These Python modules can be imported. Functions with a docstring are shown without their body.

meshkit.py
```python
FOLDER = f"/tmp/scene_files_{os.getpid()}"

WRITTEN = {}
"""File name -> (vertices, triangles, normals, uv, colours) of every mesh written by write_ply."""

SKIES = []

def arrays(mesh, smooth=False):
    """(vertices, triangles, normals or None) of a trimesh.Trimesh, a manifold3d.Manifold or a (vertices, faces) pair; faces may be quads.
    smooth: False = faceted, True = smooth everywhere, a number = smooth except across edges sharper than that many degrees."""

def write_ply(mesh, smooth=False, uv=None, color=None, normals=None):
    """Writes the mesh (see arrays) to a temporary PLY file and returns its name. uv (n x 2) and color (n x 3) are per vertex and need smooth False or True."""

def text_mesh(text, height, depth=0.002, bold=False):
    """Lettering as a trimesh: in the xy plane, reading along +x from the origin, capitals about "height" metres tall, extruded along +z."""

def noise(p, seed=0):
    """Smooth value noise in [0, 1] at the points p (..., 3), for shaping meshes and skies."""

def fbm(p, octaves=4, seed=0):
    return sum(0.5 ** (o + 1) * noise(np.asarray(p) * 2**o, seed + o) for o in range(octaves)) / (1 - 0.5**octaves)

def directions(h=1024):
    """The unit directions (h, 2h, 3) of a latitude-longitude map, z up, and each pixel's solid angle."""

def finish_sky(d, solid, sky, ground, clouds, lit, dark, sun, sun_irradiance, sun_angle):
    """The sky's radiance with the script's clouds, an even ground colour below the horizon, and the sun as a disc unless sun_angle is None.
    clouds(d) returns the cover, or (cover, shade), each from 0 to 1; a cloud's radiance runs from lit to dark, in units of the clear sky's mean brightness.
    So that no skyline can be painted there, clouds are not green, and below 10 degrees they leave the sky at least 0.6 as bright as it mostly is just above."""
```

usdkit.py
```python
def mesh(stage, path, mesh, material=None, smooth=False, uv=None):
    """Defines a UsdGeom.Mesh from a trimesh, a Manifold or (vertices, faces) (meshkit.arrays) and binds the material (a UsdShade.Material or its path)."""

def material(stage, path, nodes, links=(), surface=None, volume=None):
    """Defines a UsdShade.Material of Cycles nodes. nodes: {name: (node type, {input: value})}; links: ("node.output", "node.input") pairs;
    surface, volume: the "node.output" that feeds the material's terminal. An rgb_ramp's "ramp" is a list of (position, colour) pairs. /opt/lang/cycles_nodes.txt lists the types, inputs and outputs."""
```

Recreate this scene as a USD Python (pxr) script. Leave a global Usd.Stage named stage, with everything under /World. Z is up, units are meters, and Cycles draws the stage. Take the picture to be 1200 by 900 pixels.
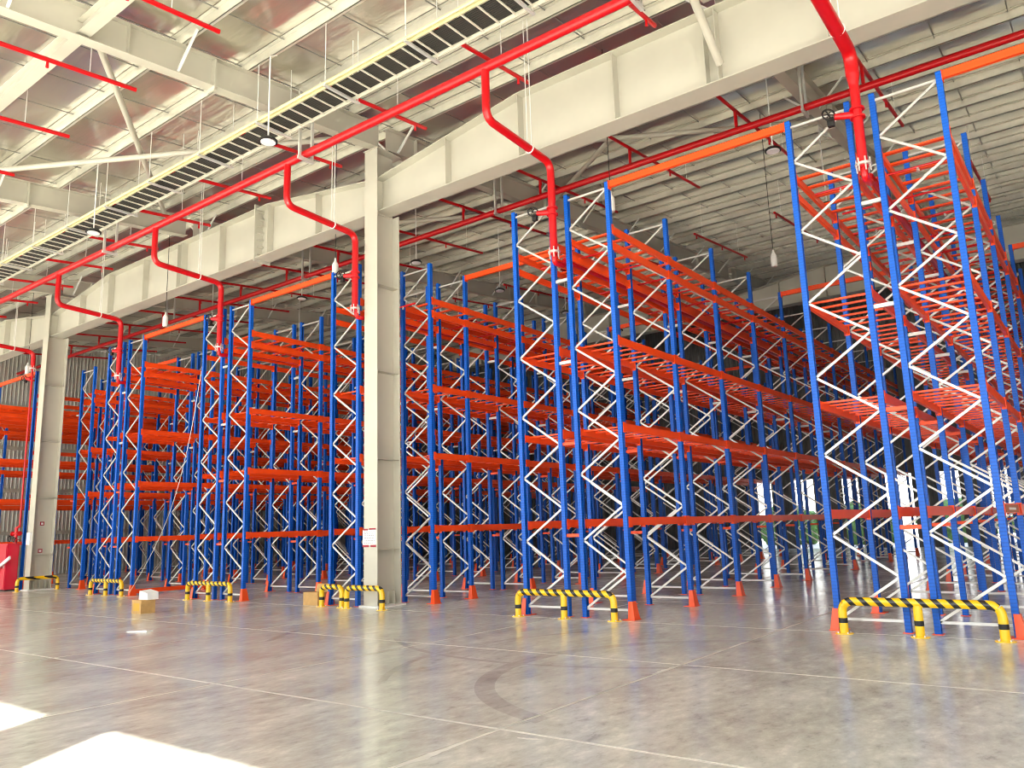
import math, random
import numpy as np
import usdkit, meshkit
from pxr import Usd, UsdGeom, UsdLux, UsdShade, Gf, Sdf

random.seed(7)
rng = np.random.default_rng(7)
stage = Usd.Stage.CreateInMemory()
UsdGeom.SetStageUpAxis(stage, 'Z')
UsdGeom.SetStageMetersPerUnit(stage, 1.0)
UsdGeom.Xform.Define(stage, '/World')
UsdGeom.Scope.Define(stage, '/World/Looks')

# ------------------------------------------------------------------ camera
EXPOSURE = 1.95
F_PX, YAW, PITCH, ROLL, EYE = 921.7655, 0.6467, 0.1826, -0.0322, 1.65
fw = np.array([-math.sin(YAW) * math.cos(PITCH), math.cos(YAW) * math.cos(PITCH), math.sin(PITCH)])
r0 = np.array([math.cos(YAW), math.sin(YAW), 0.0])
u0 = np.cross(r0, fw)
rt = r0 * math.cos(ROLL) + u0 * math.sin(ROLL)
up = -r0 * math.sin(ROLL) + u0 * math.cos(ROLL)
cam = UsdGeom.Camera.Define(stage, '/World/camera')
cam.AddTransformOp().Set(Gf.Matrix4d(*rt, 0, *up, 0, *(-fw), 0, 0, 0, EYE, 1))
cam.CreateHorizontalApertureAttr(36.0)
cam.CreateVerticalApertureAttr(27.0)
cam.CreateFocalLengthAttr(36.0 * F_PX / 1200)
cam.CreateExposureAttr(EXPOSURE)
cam.CreateClippingRangeAttr(Gf.Vec2f(0.05, 2000))

# ------------------------------------------------------------------ sky and sun
SUN_DIR = np.array([0.46, -0.77, 0.74])          # towards the sun: behind the camera and to its right
SUN_DIR = SUN_DIR / np.linalg.norm(SUN_DIR)
sky = usdkit.material(stage, '/World/Looks/sky', {
    'tc': ('texture_coordinate', {}),
    'sx': ('separate_xyz', {}),
    'rp': ('rgb_ramp', {'ramp': [(0.0, (0.50, 0.48, 0.44)), (0.49, (0.50, 0.48, 0.44)), (0.5, (1.0, 0.97, 0.91)), (0.62, (0.84, 0.88, 0.93)), (1.0, (0.42, 0.58, 0.88))]}),
    'ma': ('math', {'math_type': 'multiply_add', 'value2': 0.5, 'value3': 0.5}),
    'bg': ('background_shader', {'strength': 1.15}),
}, [('tc.generated', 'sx.vector'), ('sx.z', 'ma.value1'), ('ma.value', 'rp.fac'), ('rp.color', 'bg.color')], surface='bg.background')
dome = UsdLux.DomeLight.Define(stage, '/World/sky_light')
dome.CreateIntensityAttr(1.0)
UsdShade.MaterialBindingAPI.Apply(dome.GetPrim()).Bind(sky)
sun = UsdLux.DistantLight.Define(stage, '/World/sun_light')
sun.CreateIntensityAttr(3.2)
sun.CreateNormalizeAttr(True)
sun.CreateAngleAttr(0.53)
sun.CreateColorAttr(Gf.Vec3f(1.0, 0.95, 0.86))
zx = SUN_DIR
xx = np.cross([0, 0, 1.0], zx); xx /= np.linalg.norm(xx)
yx = np.cross(zx, xx)
sun.AddTransformOp().Set(Gf.Matrix4d(*xx, 0, *yx, 0, *zx, 0, 0, 0, 40, 1))


# ------------------------------------------------------------------ materials
def mat(name, color, rough=0.5, metal=0.0, var=0.0, scale=6.0, bump=0.0, bscale=40.0, spec=0.5, coat=0.0):
    nodes = {'p': ('principled_bsdf', {'base_color': color, 'roughness': rough, 'metallic': metal, 'specular_ior_level': spec, 'coat_weight': coat, 'coat_roughness': 0.12})}
    links = []
    if var or bump:
        nodes['g'] = ('geometry', {})
    if var:
        nodes['n'] = ('noise_texture', {'scale': scale, 'detail': 4.0, 'roughness': 0.6})
        c = np.array(color)
        nodes['r'] = ('rgb_ramp', {'ramp': [(0.3, tuple(c * (1 - var))), (0.7, tuple(np.minimum(c * (1 + var), 1)))]})
        links += [('g.position', 'n.vector'), ('n.fac', 'r.fac'), ('r.color', 'p.base_color')]
    if bump:
        nodes['bn'] = ('noise_texture', {'scale': bscale, 'detail': 3.0})
        nodes['b'] = ('bump', {'strength': bump, 'distance': 0.02})
        links += [('g.position', 'bn.vector'), ('bn.fac', 'b.height'), ('b.normal', 'p.normal')]
    return usdkit.material(stage, '/World/Looks/' + name, nodes, links, surface='p.BSDF')


M = {}
M['orange'] = mat('orange_paint', (0.93, 0.075, 0.006), 0.38, var=0.06, scale=2.0)
M['guard'] = mat('guard_orange', (0.90, 0.09, 0.012), 0.35)
M['red'] = mat('red_pipe_paint', (0.56, 0.001, 0.005), 0.34, coat=0.1)
M['galv'] = mat('galvanised_brace', (0.62, 0.62, 0.585), 0.36, 0.35)
M['steel'] = mat('cream_steel_paint', (0.54, 0.515, 0.43), 0.42, var=0.04, scale=1.2)
M['purlin'] = mat('purlin_galvanised', (0.64, 0.62, 0.545), 0.36, 0.45, var=0.07, scale=3.0)
M['white'] = mat('white_paint', (0.80, 0.80, 0.76), 0.45)
M['paper'] = mat('paper_white', (0.86, 0.86, 0.84), 0.7)
M['ink'] = mat('ink_grey', (0.22, 0.22, 0.24), 0.7)
M['tape_red'] = mat('tape_red', (0.35, 0.01, 0.03), 0.5)
M['black'] = mat('black_rubber', (0.012, 0.011, 0.010), 0.55)
M['cable'] = mat('cable_black', (0.020, 0.017, 0.013), 0.6)
M['yellow_rail'] = mat('pale_yellow_rail', (0.70, 0.645, 0.36), 0.45)
M['tray'] = mat('tray_galvanised', (0.74, 0.72, 0.60), 0.4, 0.2)
M['card'] = mat('cardboard', (0.55, 0.33, 0.12), 0.75, var=0.1, scale=9)
M['card_print'] = mat('cardboard_print', (0.62, 0.36, 0.04), 0.7)
M['wall'] = mat('wall_sheet', (0.60, 0.60, 0.545), 0.5, var=0.05, scale=1.5)
M['asphalt'] = mat('asphalt', (0.24, 0.23, 0.21), 0.85, var=0.15, scale=0.6)
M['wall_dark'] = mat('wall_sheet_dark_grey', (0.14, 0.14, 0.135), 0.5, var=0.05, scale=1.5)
M['apron'] = mat('apron_concrete', (0.50, 0.48, 0.44), 0.8, var=0.1, scale=0.6)
M['hedge'] = mat('hedge_green', (0.10, 0.20, 0.05), 0.7, var=0.5, scale=3)
M['cabinet'] = mat('cabinet_red', (0.66, 0.006, 0.035), 0.35, coat=0.3)
M['label_brown'] = mat('label_brown', (0.42, 0.11, 0.02), 0.5)
M['chrome'] = mat('bolt_steel', (0.75, 0.72, 0.70), 0.3, 0.7)
M['filler'] = mat('joint_filler', (0.62, 0.59, 0.53), 0.5, var=0.2, scale=4)
M['rod'] = mat('dull_rod', (0.22, 0.215, 0.20), 0.5)
M['lens'] = mat('lamp_lens', (0.86, 0.84, 0.86), 0.4)

# blue uprights: punched slots every 5 cm show as fine rows on the aisle and end faces
M['blue'] = usdkit.material(stage, '/World/Looks/blue_paint', {
    'g': ('geometry', {}), 's': ('separate_xyz', {}),
    'm': ('math', {'math_type': 'multiply', 'value2': 20.0}), 'f': ('math', {'math_type': 'fraction'}),
    'l': ('math', {'math_type': 'less_than', 'value2': 0.32}),
    'k': ('math', {'math_type': 'multiply', 'value2': 0.40}),
    'x': ('mix', {'color1': (0.002, 0.105, 0.56), 'color2': (0.002, 0.045, 0.28)}),
    'p': ('principled_bsdf', {'roughness': 0.42, 'specular_ior_level': 0.35}),
}, [('g.position', 's.vector'), ('s.z', 'm.value1'), ('m.value', 'f.value1'), ('f.value', 'l.value1'), ('l.value', 'k.value1'), ('k.value', 'x.fac'), ('x.color', 'p.base_color')], surface='p.BSDF')

# hazard stripes: yellow with slanting black bands
def stripe_mat(name, vec, scale, lo, zband):
    return usdkit.material(stage, '/World/Looks/' + name, {
        'g': ('geometry', {}),
        'd': ('vector_math', {'math_type': 'dot_product', 'vector2': vec}),
        'm': ('math', {'math_type': 'multiply', 'value2': scale}), 'f': ('math', {'math_type': 'fraction'}),
        'l': ('math', {'math_type': 'less_than', 'value2': lo}),
        'x': ('mix', {'color1': (0.90, 0.55, 0.004), 'color2': (0.012, 0.012, 0.012)}),
        'p': ('principled_bsdf', {'roughness': 0.32, 'coat_weight': 0.3}),
    }, [('g.position', 'd.vector1'), ('d.value', 'm.value1'), ('m.value', 'f.value1'), ('f.value', 'l.value1'), ('l.value', 'x.fac'), ('x.color', 'p.base_color')], surface='p.BSDF')
M['hazard'] = stripe_mat('hazard_stripes', (1.0, 0.3, 0.9), 5.2, 0.45, None)
M['yellow'] = mat('safety_yellow', (0.90, 0.55, 0.004), 0.32, coat=0.3)

# foil-faced roof insulation: bright rough metal with wrinkles
M['foil'] = usdkit.material(stage, '/World/Looks/roof_foil', {
    'g': ('geometry', {}),
    'mp': ('mapping', {'scale': (0.35, 1.6, 1.0)}),
    'n1': ('noise_texture', {'scale': 1.3, 'detail': 3.0}),
    'n2': ('noise_texture', {'scale': 9.0, 'detail': 2.0}),
    'a': ('math', {'math_type': 'multiply_add', 'value2': 0.05}),
    'b': ('bump', {'strength': 0.30, 'distance': 0.14}),
    'p': ('principled_bsdf', {'base_color': (0.80, 0.77, 0.69), 'roughness': 0.24, 'metallic': 0.92}),
}, [('g.position', 'mp.vector'), ('mp.vector', 'n1.vector'), ('g.position', 'n2.vector'), ('n2.fac', 'a.value1'), ('n1.fac', 'a.value3'), ('a.value', 'b.height'), ('b.normal', 'p.normal')], surface='p.BSDF')

# polished concrete: mottled, streaked, with tyre arcs
def ring(cx, cy, r, w, dx, dy, c, nm, nodes, links, prev):
    nodes[nm + 'd'] = ('vector_math', {'math_type': 'distance', 'vector2': (cx, cy, 0)})
    nodes[nm + 's'] = ('math', {'math_type': 'subtract', 'value2': r})
    nodes[nm + 'a'] = ('math', {'math_type': 'absolute'})
    nodes[nm + 'l'] = ('math', {'math_type': 'less_than', 'value2': w})
    nodes[nm + 'm'] = ('math', {'math_type': 'maximum'})
    nodes[nm + 'h'] = ('vector_math', {'math_type': 'dot_product', 'vector2': (dx, dy, 0)})
    nodes[nm + 'c'] = ('math', {'math_type': 'less_than', 'value2': c})
    nodes[nm + 'k'] = ('math', {'math_type': 'multiply'})
    links += [('g.position', nm + 'h.vector1'), (nm + 'h.value', nm + 'c.value1'), (nm + 'c.value', nm + 'k.value2')]
    links += [('g.position', nm + 'd.vector1'), (nm + 'd.value', nm + 's.value1'), (nm + 's.value', nm + 'a.value1'), (nm + 'a.value', nm + 'l.value1'), (nm + 'l.value', nm + 'k.value1'), (nm + 'k.value', nm + 'm.value1')]
    if prev: links.append((prev + 'm.value', nm + 'm.value2'))
    else: nodes[nm + 'm'][1]['value2'] = 0.0
fn = {
    'g': ('geometry', {}),
    'mp': ('mapping', {'scale': (0.9, 0.45, 1.0), 'rotation': (0, 0, 0.5)}),
    'n1': ('noise_texture', {'scale': 1.1, 'detail': 7.0, 'roughness': 0.7}),
    'n2': ('noise_texture', {'scale': 8.0, 'detail': 5.0, 'roughness': 0.7}),
    'n3': ('noise_texture', {'scale': 0.45, 'detail': 2.0}),
    'r1': ('rgb_ramp', {'ramp': [(0.30, (0.395, 0.388, 0.325)), (0.5, (0.530, 0.526, 0.452)), (0.70, (0.640, 0.640, 0.560))]}),
    'r2': ('rgb_ramp', {'ramp': [(0.30, (0.50, 0.49, 0.47)), (0.42, (0.86, 0.85, 0.84)), (0.55, (1, 1, 1)), (0.70, (1.35, 1.34, 1.32))]}),
    'x': ('mix', {'mix_type': 'multiply', 'fac': 0.8}),
    'tm': ('math', {'math_type': 'multiply'}), 'tg': ('math', {'math_type': 'multiply_add', 'value2': 2.0, 'value3': -0.35, 'use_clamp': True}), 'tk': ('math', {'math_type': 'multiply', 'value2': 0.60}),
    'y': ('mix', {'color2': (0.15, 0.115, 0.10)}),
    'rr': ('math', {'math_type': 'multiply_add', 'value2': 0.22, 'value3': 0.10}),
    'b': ('bump', {'strength': 0.10, 'distance': 0.01}),
    'p': ('principled_bsdf', {'specular_ior_level': 0.5, 'coat_weight': 0.25, 'coat_roughness': 0.16}),
}
fl = [('g.position', 'mp.vector'), ('mp.vector', 'n1.vector'), ('mp.vector', 'n2.vector'), ('g.position', 'n3.vector'), ('n1.fac', 'r1.fac'), ('n2.fac', 'r2.fac'),
      ('r1.color', 'x.color1'), ('r2.color', 'x.color2'), ('x.color', 'y.color1'), ('n3.fac', 'tg.value1'), ('tg.value', 'tm.value2'), ('tm.value', 'tk.value1'), ('tk.value', 'y.fac'),
      ('y.color', 'p.base_color'), ('n1.fac', 'rr.value1'), ('rr.value', 'p.roughness'), ('n2.fac', 'b.height'), ('b.normal', 'p.normal')]
prev = None
for i, (cx, cy, r, w, dx, dy, c) in enumerate([(-3.55, 8.55, 2.72, 0.11, 1, 0, -4.25), (-6.6, 12.5, 4.33, 0.05, 0, 1, 9.2), (-8.0, 10.9, 4.25, 0.06, 1, 0, -11.2), (-4.2, 8.9, 3.6, 0.05, 1, 0, -6.9)]):
    ring(cx, cy, r, w, dx, dy, c, f't{i}', fn, fl, prev); prev = f't{i}'
fl.append((prev + 'm.value', 'tm.value1'))
M['floor'] = usdkit.material(stage, '/World/Looks/polished_concrete', fn, fl, surface='p.BSDF')


# ------------------------------------------------------------------ mesh helpers
BOXF = np.array([[0, 2, 3], [0, 3, 1], [4, 5, 7], [4, 7, 6], [0, 1, 5], [0, 5, 4], [2, 6, 7], [2, 7, 3], [0, 4, 6], [0, 6, 2], [1, 3, 7], [1, 7, 5]])


class Geo:
    def __init__(self):
        self.v, self.f, self.n = [], [], 0

    def add(self, v, f):
        v = np.asarray(v, float); f = np.asarray(f, int)
        self.v.append(v); self.f.append(f + self.n); self.n += len(v)
        return self

    def box(self, x0, x1, y0, y1, z0, z1):
        v = [(x, y, z) for z in (z0, z1) for y in (y0, y1) for x in (x0, x1)]
        return self.add(v, BOXF)

    def bar(self, p, q, w, h, upv=(0, 0, 1)):
        """rectangular bar from p to q: w across, h along upv"""
        p, q = np.array(p, float), np.array(q, float)
        d = q - p; d /= np.linalg.norm(d)
        s = np.cross(d, upv)
        if np.linalg.norm(s) < 1e-6: s = np.cross(d, (1, 0, 0))
        s /= np.linalg.norm(s); t = np.cross(s, d)
        v = [e + s * a * w / 2 + t * b * h / 2 for b in (-1, 1) for e in (p, q) for a in (-1, 1)]
        return self.add(v, BOXF)

    def tube(self, pts, r, sides=10, caps=True):
        p = np.asarray(pts, float)
        t = np.gradient(p, axis=0); t /= np.linalg.norm(t, axis=1, keepdims=True) + 1e-12
        r = np.broadcast_to(np.asarray(r, float), (len(p),))
        ref = np.array([0.123, 0.31, 0.94]) if abs(t[0][2]) < 0.8 else np.array([0.97, 0.2, 0.1])
        rings = []
        for i in range(len(p)):
            a = np.cross(t[i], ref); a /= np.linalg.norm(a); b = np.cross(t[i], a); ref = np.cross(a, t[i]) if np.linalg.norm(np.cross(a, t[i])) > 0 else ref
            ang = np.arange(sides) * 2 * np.pi / sides
            rings.append(p[i] + r[i] * (np.cos(ang)[:, None] * a + np.sin(ang)[:, None] * b))
        v = np.vstack(rings); f = []
        for i in range(len(p) - 1):
            for j in range(sides):
                a0, a1 = i * sides + j, i * sides + (j + 1) % sides
                f += [(a0, a0 + sides, a1 + sides), (a0, a1 + sides, a1)]
        if caps:
            n = len(v); v = np.vstack([v, p[:1], p[-1:]])
            L = (len(p) - 1) * sides
            for j in range(sides):
                f += [(n, j, (j + 1) % sides), (n + 1, L + (j + 1) % sides, L + j)]
        return self.add(v, f)

    def channel(self, poly, th, z0, z1, poly_top=None):
        """thin open section (polyline poly in xy, thickness th to its left) from z0 to z1"""
        a = np.asarray(poly, float); b = np.asarray(poly_top if poly_top is not None else poly, float)
        def off(p):
            d = np.diff(p, axis=0); d /= np.linalg.norm(d, axis=1, keepdims=True); nrm = np.stack([-d[:, 1], d[:, 0]], 1)
            m = np.vstack([nrm[:1], nrm[:-1] + nrm[1:], nrm[-1:]])
            k = np.ones(len(p)); k[1:-1] = 2 / (m[1:-1] ** 2).sum(1)
            m[0] *= 1; m[-1] *= 1
            return p + m * (th * k)[:, None]
        ao, bo = off(a), off(b); n = len(a)
        v = np.vstack([np.c_[a, np.full(n, z0)], np.c_[ao, np.full(n, z0)], np.c_[b, np.full(n, z1)], np.c_[bo, np.full(n, z1)]])
        f = []
        def quad(p, q, r, s): f.extend([(p, q, r), (p, r, s)])
        for i in range(n - 1):
            quad(i, i + 1, 2 * n + i + 1, 2 * n + i)
            quad(n + i + 1, n + i, 3 * n + i, 3 * n + i + 1)
            quad(i + 1, i, n + i, n + i + 1)
            quad(2 * n + i, 2 * n + i + 1, 3 * n + i + 1, 3 * n + i)
        quad(0, 2 * n, 3 * n, n); quad(n - 1, 2 * n - 1, 4 * n - 1, 3 * n - 1)
        return self.add(v, f)

    def prism_x(self, yz, x0, x1):
        """convex polygon in the yz plane extruded along x"""
        n = len(yz); v = [(x0, y, z) for y, z in yz] + [(x1, y, z) for y, z in yz]
        f = [(0, i + 1, i) for i in range(1, n - 1)] + [(n, n + i, n + i + 1) for i in range(1, n - 1)]
        for i in range(n):
            j = (i + 1) % n; f += [(i, j, n + j), (i, n + j, n + i)]
        return self.add(v, f)

    def prism_y(self, xz, y0, y1):
        n = len(xz); v = [(x, y0, z) for x, z in xz] + [(x, y1, z) for x, z in xz]
        f = [(0, i, i + 1) for i in range(1, n - 1)] + [(n, n + i + 1, n + i) for i in range(1, n - 1)]
        for i in range(n):
            j = (i + 1) % n; f += [(i, n + j, j), (i, n + i, n + j)]
        return self.add(v, f)

    def disc(self, c, r, h, sides=20, axis=2):
        p0, p1 = np.array(c, float), np.array(c, float); p0[axis] -= h / 2; p1[axis] += h / 2
        return self.tube([p0, p1], r, sides)

    def torus(self, c, R, r, axis, n=20, m=6):
        c = np.array(c, float); axis = np.array(axis, float) / np.linalg.norm(axis)
        a = np.cross(axis, (0, 0, 1.0)); a = a / np.linalg.norm(a) if np.linalg.norm(a) > 1e-6 else np.array([1.0, 0, 0]); b = np.cross(axis, a)
        v, f = [], []
        for i in range(n):
            t = 2 * np.pi * i / n; e = math.cos(t) * a + math.sin(t) * b
            for j in range(m):
                s = 2 * np.pi * j / m
                v.append(c + e * (R + r * math.cos(s)) + axis * r * math.sin(s))
        for i in range(n):
            for j in range(m):
                p, q = i * m + j, i * m + (j + 1) % m; P, Q = ((i + 1) % n) * m + j, ((i + 1) % n) * m + (j + 1) % m
                f += [(p, P, Q), (p, Q, q)]
        return self.add(v, f)

    def arrays(self):
        return np.vstack(self.v), np.vstack(self.f)


def bend(pts, R, n=5):
    """polyline with rounded corners"""
    pts = [np.array(p, float) for p in pts]; out = [pts[0]]
    for i in range(1, len(pts) - 1):
        a, b, c = pts[i - 1], pts[i], pts[i + 1]
        u = (a - b) / np.linalg.norm(a - b); w = (c - b) / np.linalg.norm(c - b)
        ang = math.acos(np.clip(u @ w, -1, 1)); d = R / math.tan(ang / 2)
        s, e = b + u * d, b + w * d
        for k in range(n + 1):
            t = k / n; out.append((1 - t) ** 2 * s + 2 * t * (1 - t) * b + t * t * e)
    out.append(pts[-1])
    return out


used = {}
def numbered(path):
    k = used.get(path, -1) + 1; used[path] = k
    return path if k == 0 else f'{path}_{k:03d}'

def tag(prim, label=None, cat=None, group=None, kind=None):
    for k, v in (('label', label), ('category', cat), ('group', group), ('kind', kind)):
        if v: prim.SetCustomDataByKey(k, v)
    return prim

def obj(name, geo, material, parent='/World', smooth=False, label=None, cat=None, group=None, kind=None):
    path = numbered(f'{parent}/{name}')
    g = geo.arrays() if isinstance(geo, Geo) else geo
    m = usdkit.mesh(stage, path, g, M[material], smooth=smooth)
    return str(tag(m.GetPrim(), label, cat, group, kind).GetPath())

def thing(name, label, cat, loc=(0, 0, 0), group=None, kind=None, parent='/World'):
    path = numbered(f'{parent}/{name}')
    x = UsdGeom.Xform.Define(stage, path)
    if parent == '/World': x.AddTranslateOp().Set(Gf.Vec3d(*loc))
    tag(x.GetPrim(), label, cat, group, kind)
    return path

def copy(src, loc, label, group=None):
    name = src.rsplit('/', 1)[1]
    if name[-4] == '_' and name[-3:].isdigit(): name = name[:-4]
    path = numbered('/World/' + name)
    was = stage.GetPrimAtPath(src).GetCustomData()
    x = UsdGeom.Xform.Define(stage, path)
    x.GetPrim().GetReferences().AddInternalReference(src)
    x.GetPrim().SetInstanceable(True)
    x.ClearXformOpOrder()
    op = UsdGeom.XformOp(x.GetPrim().GetAttribute('xformOp:translate')) if x.GetPrim().HasAttribute('xformOp:translate') else x.AddTranslateOp()
    op.Set(Gf.Vec3d(*loc)); x.SetXformOpOrder([op])
    tag(x.GetPrim(), label, was['category'], group or was.get('group'))
    return path


# ------------------------------------------------------------------ the place's measures
PITCH_X, W, FD, BAY, H = 5.8581, 2.3041, 0.9614, 2.5033, 8.3168
X0, Y0 = -1.3092, 12.8145                # right edge of the nearest row, front line of the rows
NB = 10                                  # bays in a row
LEVELS = [1.725, 3.462, 5.127, 7.018, 7.351]
S = 0.093                                # roof slope along y
RAFT_B, RAFT_T = 10.13, 10.78            # rafter underside and top at y = 0
COLX = [4.07, -13.87, -32.22]
def row_left(r): return X0 - r * PITCH_X - W

# ------------------------------------------------------------------ setting: floor of cast slabs, walls, roof
XL, XR, YF, YB = -48.0, 22.0, -6.6, 48.0
fl_ = obj('floor', Geo().box(XL - 0.2, XR + 0.2, YF, YB + 0.2, -0.40, -0.003), 'filler', kind='structure')
xs = [-4.40 - 4.2 * k for k in range(11)] + [-0.2, 4.0, 8.2, 12.4, 16.6]
xs = sorted(xs) + [XR]; xs = [XL] + [x for x in xs if x > XL + 0.6]
ys = [YF, -1.5, 2.0, 5.5, 9.0, 12.52, 16.0, 19.5, 23.0, 26.5, 30.0, 36.0, 42.0, YB]
for j in range(len(ys) - 1):
    for i in range(len(xs) - 1):
        g = 0.022
        obj('slab', Geo().box(xs[i] + g, xs[i + 1] - g, ys[j] + g, ys[j + 1] - g, -0.14, 0.0), 'floor', fl_)
def smear(pts, w, seed):
    r_ = random.Random(seed); g = Geo(); n = 14; p = np.array(pts, float)
    top = []; bot = []
    for k in range(n):
        t = k / (n - 1); c = p[0] + (p[1] - p[0]) * t; d = (p[1] - p[0]) / np.linalg.norm(p[1] - p[0]); nn = np.array([-d[1], d[0]])
        h_ = w * math.sin(math.pi * min(max(t, 0.06), 0.94)) * r_.uniform(0.6, 1.3)
        top.append(c + nn * h_ * r_.uniform(0.5, 1)); bot.append(c - nn * h_ * r_.uniform(0.5, 1))
    v = [(a[0], a[1], 0.0012) for a in top] + [(b[0], b[1], 0.0012) for b in bot] + [(a[0], a[1], 0.0) for a in top] + [(b[0], b[1], 0.0) for b in bot]
    f = []
    for k in range(n - 1):
        f += [(n + k, n + k + 1, k + 1), (n + k, k + 1, k), (2 * n + k, k, k + 1), (2 * n + k, k + 1, 2 * n + k + 1), (n + k, 3 * n + k, 3 * n + k + 1), (n + k, 3 * n + k + 1, n + k + 1)]
    obj('filler_smear', g.add(v, f), 'filler', fl_)
smear([(-4.36, 4.2), (-4.38, 5.05)], 0.055, 1); smear([(-4.42, 8.3), (-4.40, 9.05)], 0.04, 2); smear([(-4.40, 5.6), (-4.40, 8.3)], 0.022, 3); smear([(-8.6, 5.5), (-4.6, 5.5)], 0.02, 4)
smear([(-4.1, 5.35), (-3.9, 5.40)], 0.03, 5); smear([(-4.40, 9.2), (-4.40, 12.3)], 0.02, 6); smear([(-8.6, 5.6), (-8.6, 8.9)], 0.02, 7)
obj('ground_apron', Geo().box(-160, XR + 0.3, -160, YF - 0.02, -0.35, -0.03), 'asphalt', kind='structure')
obj('ground_side', Geo().box(XR + 0.3, 140, -160, 120, -0.35, -0.03), 'apron', kind='structure')
obj('ground_yard', Geo().box(-160, XR + 0.3, YB + 0.25, 120, -0.35, -0.03), 'apron', kind='structure')

def ribbed(p0, p1, z0, z1, pitch=0.20, depth=0.028, zfun=None):
    """profiled steel sheet from p0 to p1 (plan points)"""
    p0, p1 = np.array(p0, float), np.array(p1, float); L = np.linalg.norm(p1 - p0); d = (p1 - p0) / L; n = np.array([-d[1], d[0]])
    pts = []
    for k in range(int(L / pitch)):
        for a, b in ((0, 0), (0.55, 0), (0.68, 1), (0.87, 1)):
            pts.append(p0 + d * (k + a) * pitch + n * b * depth)
    pts.append(p1)
    pts = np.array(pts); m = len(pts)
    top = np.array([zfun(*p) if zfun else z1 for p in pts])
    v = np.vstack([np.c_[pts, np.full(m, z0)], np.c_[pts, top], np.c_[pts - n * 0.08, np.full(m, z0)], np.c_[pts - n * 0.08, top]])
    f = []
    for i in range(m - 1):
        f += [(i, i + 1, m + i + 1), (i, m + i + 1, m + i), (2 * m + i + 1, 2 * m + i, 3 * m + i), (2 * m + i + 1, 3 * m + i, 3 * m + i + 1),
              (m + i, m + i + 1, 3 * m + i + 1), (m + i, 3 * m + i + 1, 3 * m + i)]
    return Geo().add(v, f)
roofz = lambda x, y: RAFT_T + 0.24 + S * y
wl = obj('wall_left', ribbed((XL, YB), (XL, YF), 0.0, 0, zfun=roofz), 'wall', kind='structure')
for z in (2.3, 4.6, 6.9, 9.2):
    obj('wall_girt', Geo().box(XL + 0.05, XL + 0.2, YF, YB, z - 0.1, z + 0.1), 'steel', wl)
wr = thing('wall_right', None, None, kind='structure')
obj('wall_sheet', ribbed((XR, YF), (XR, YB), 4.6, 0, zfun=roofz), 'wall', wr)
for a, b in ((YF, -3.0), (1.0, 8.0), (12.0, YB)):
    obj('wall_sheet', ribbed((XR, a), (XR, b), 0.0, 4.6), 'wall', wr)
# far wall with daylight openings
wb = thing('wall_back', None, None, kind='structure')
OPEN = [(-17.6, -16.7), (-15.4, -14.2), (-12.6, -11.7), (-10.3, -8.9), (-7.6, -6.6), (-5.2, -3.9), (-1.5, 0.2), (3.0, 5.0)]
x = XR
for a, b in [(XR, XR)] + OPEN[::-1]:
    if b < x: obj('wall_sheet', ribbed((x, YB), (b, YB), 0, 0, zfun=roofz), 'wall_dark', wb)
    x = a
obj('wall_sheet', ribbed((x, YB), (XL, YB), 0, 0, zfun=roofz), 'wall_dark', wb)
for a, b in OPEN:
    obj('wall_sheet', ribbed((b, YB), (a, YB), 4.0, 0, zfun=roofz), 'wall_dark', wb)
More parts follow.
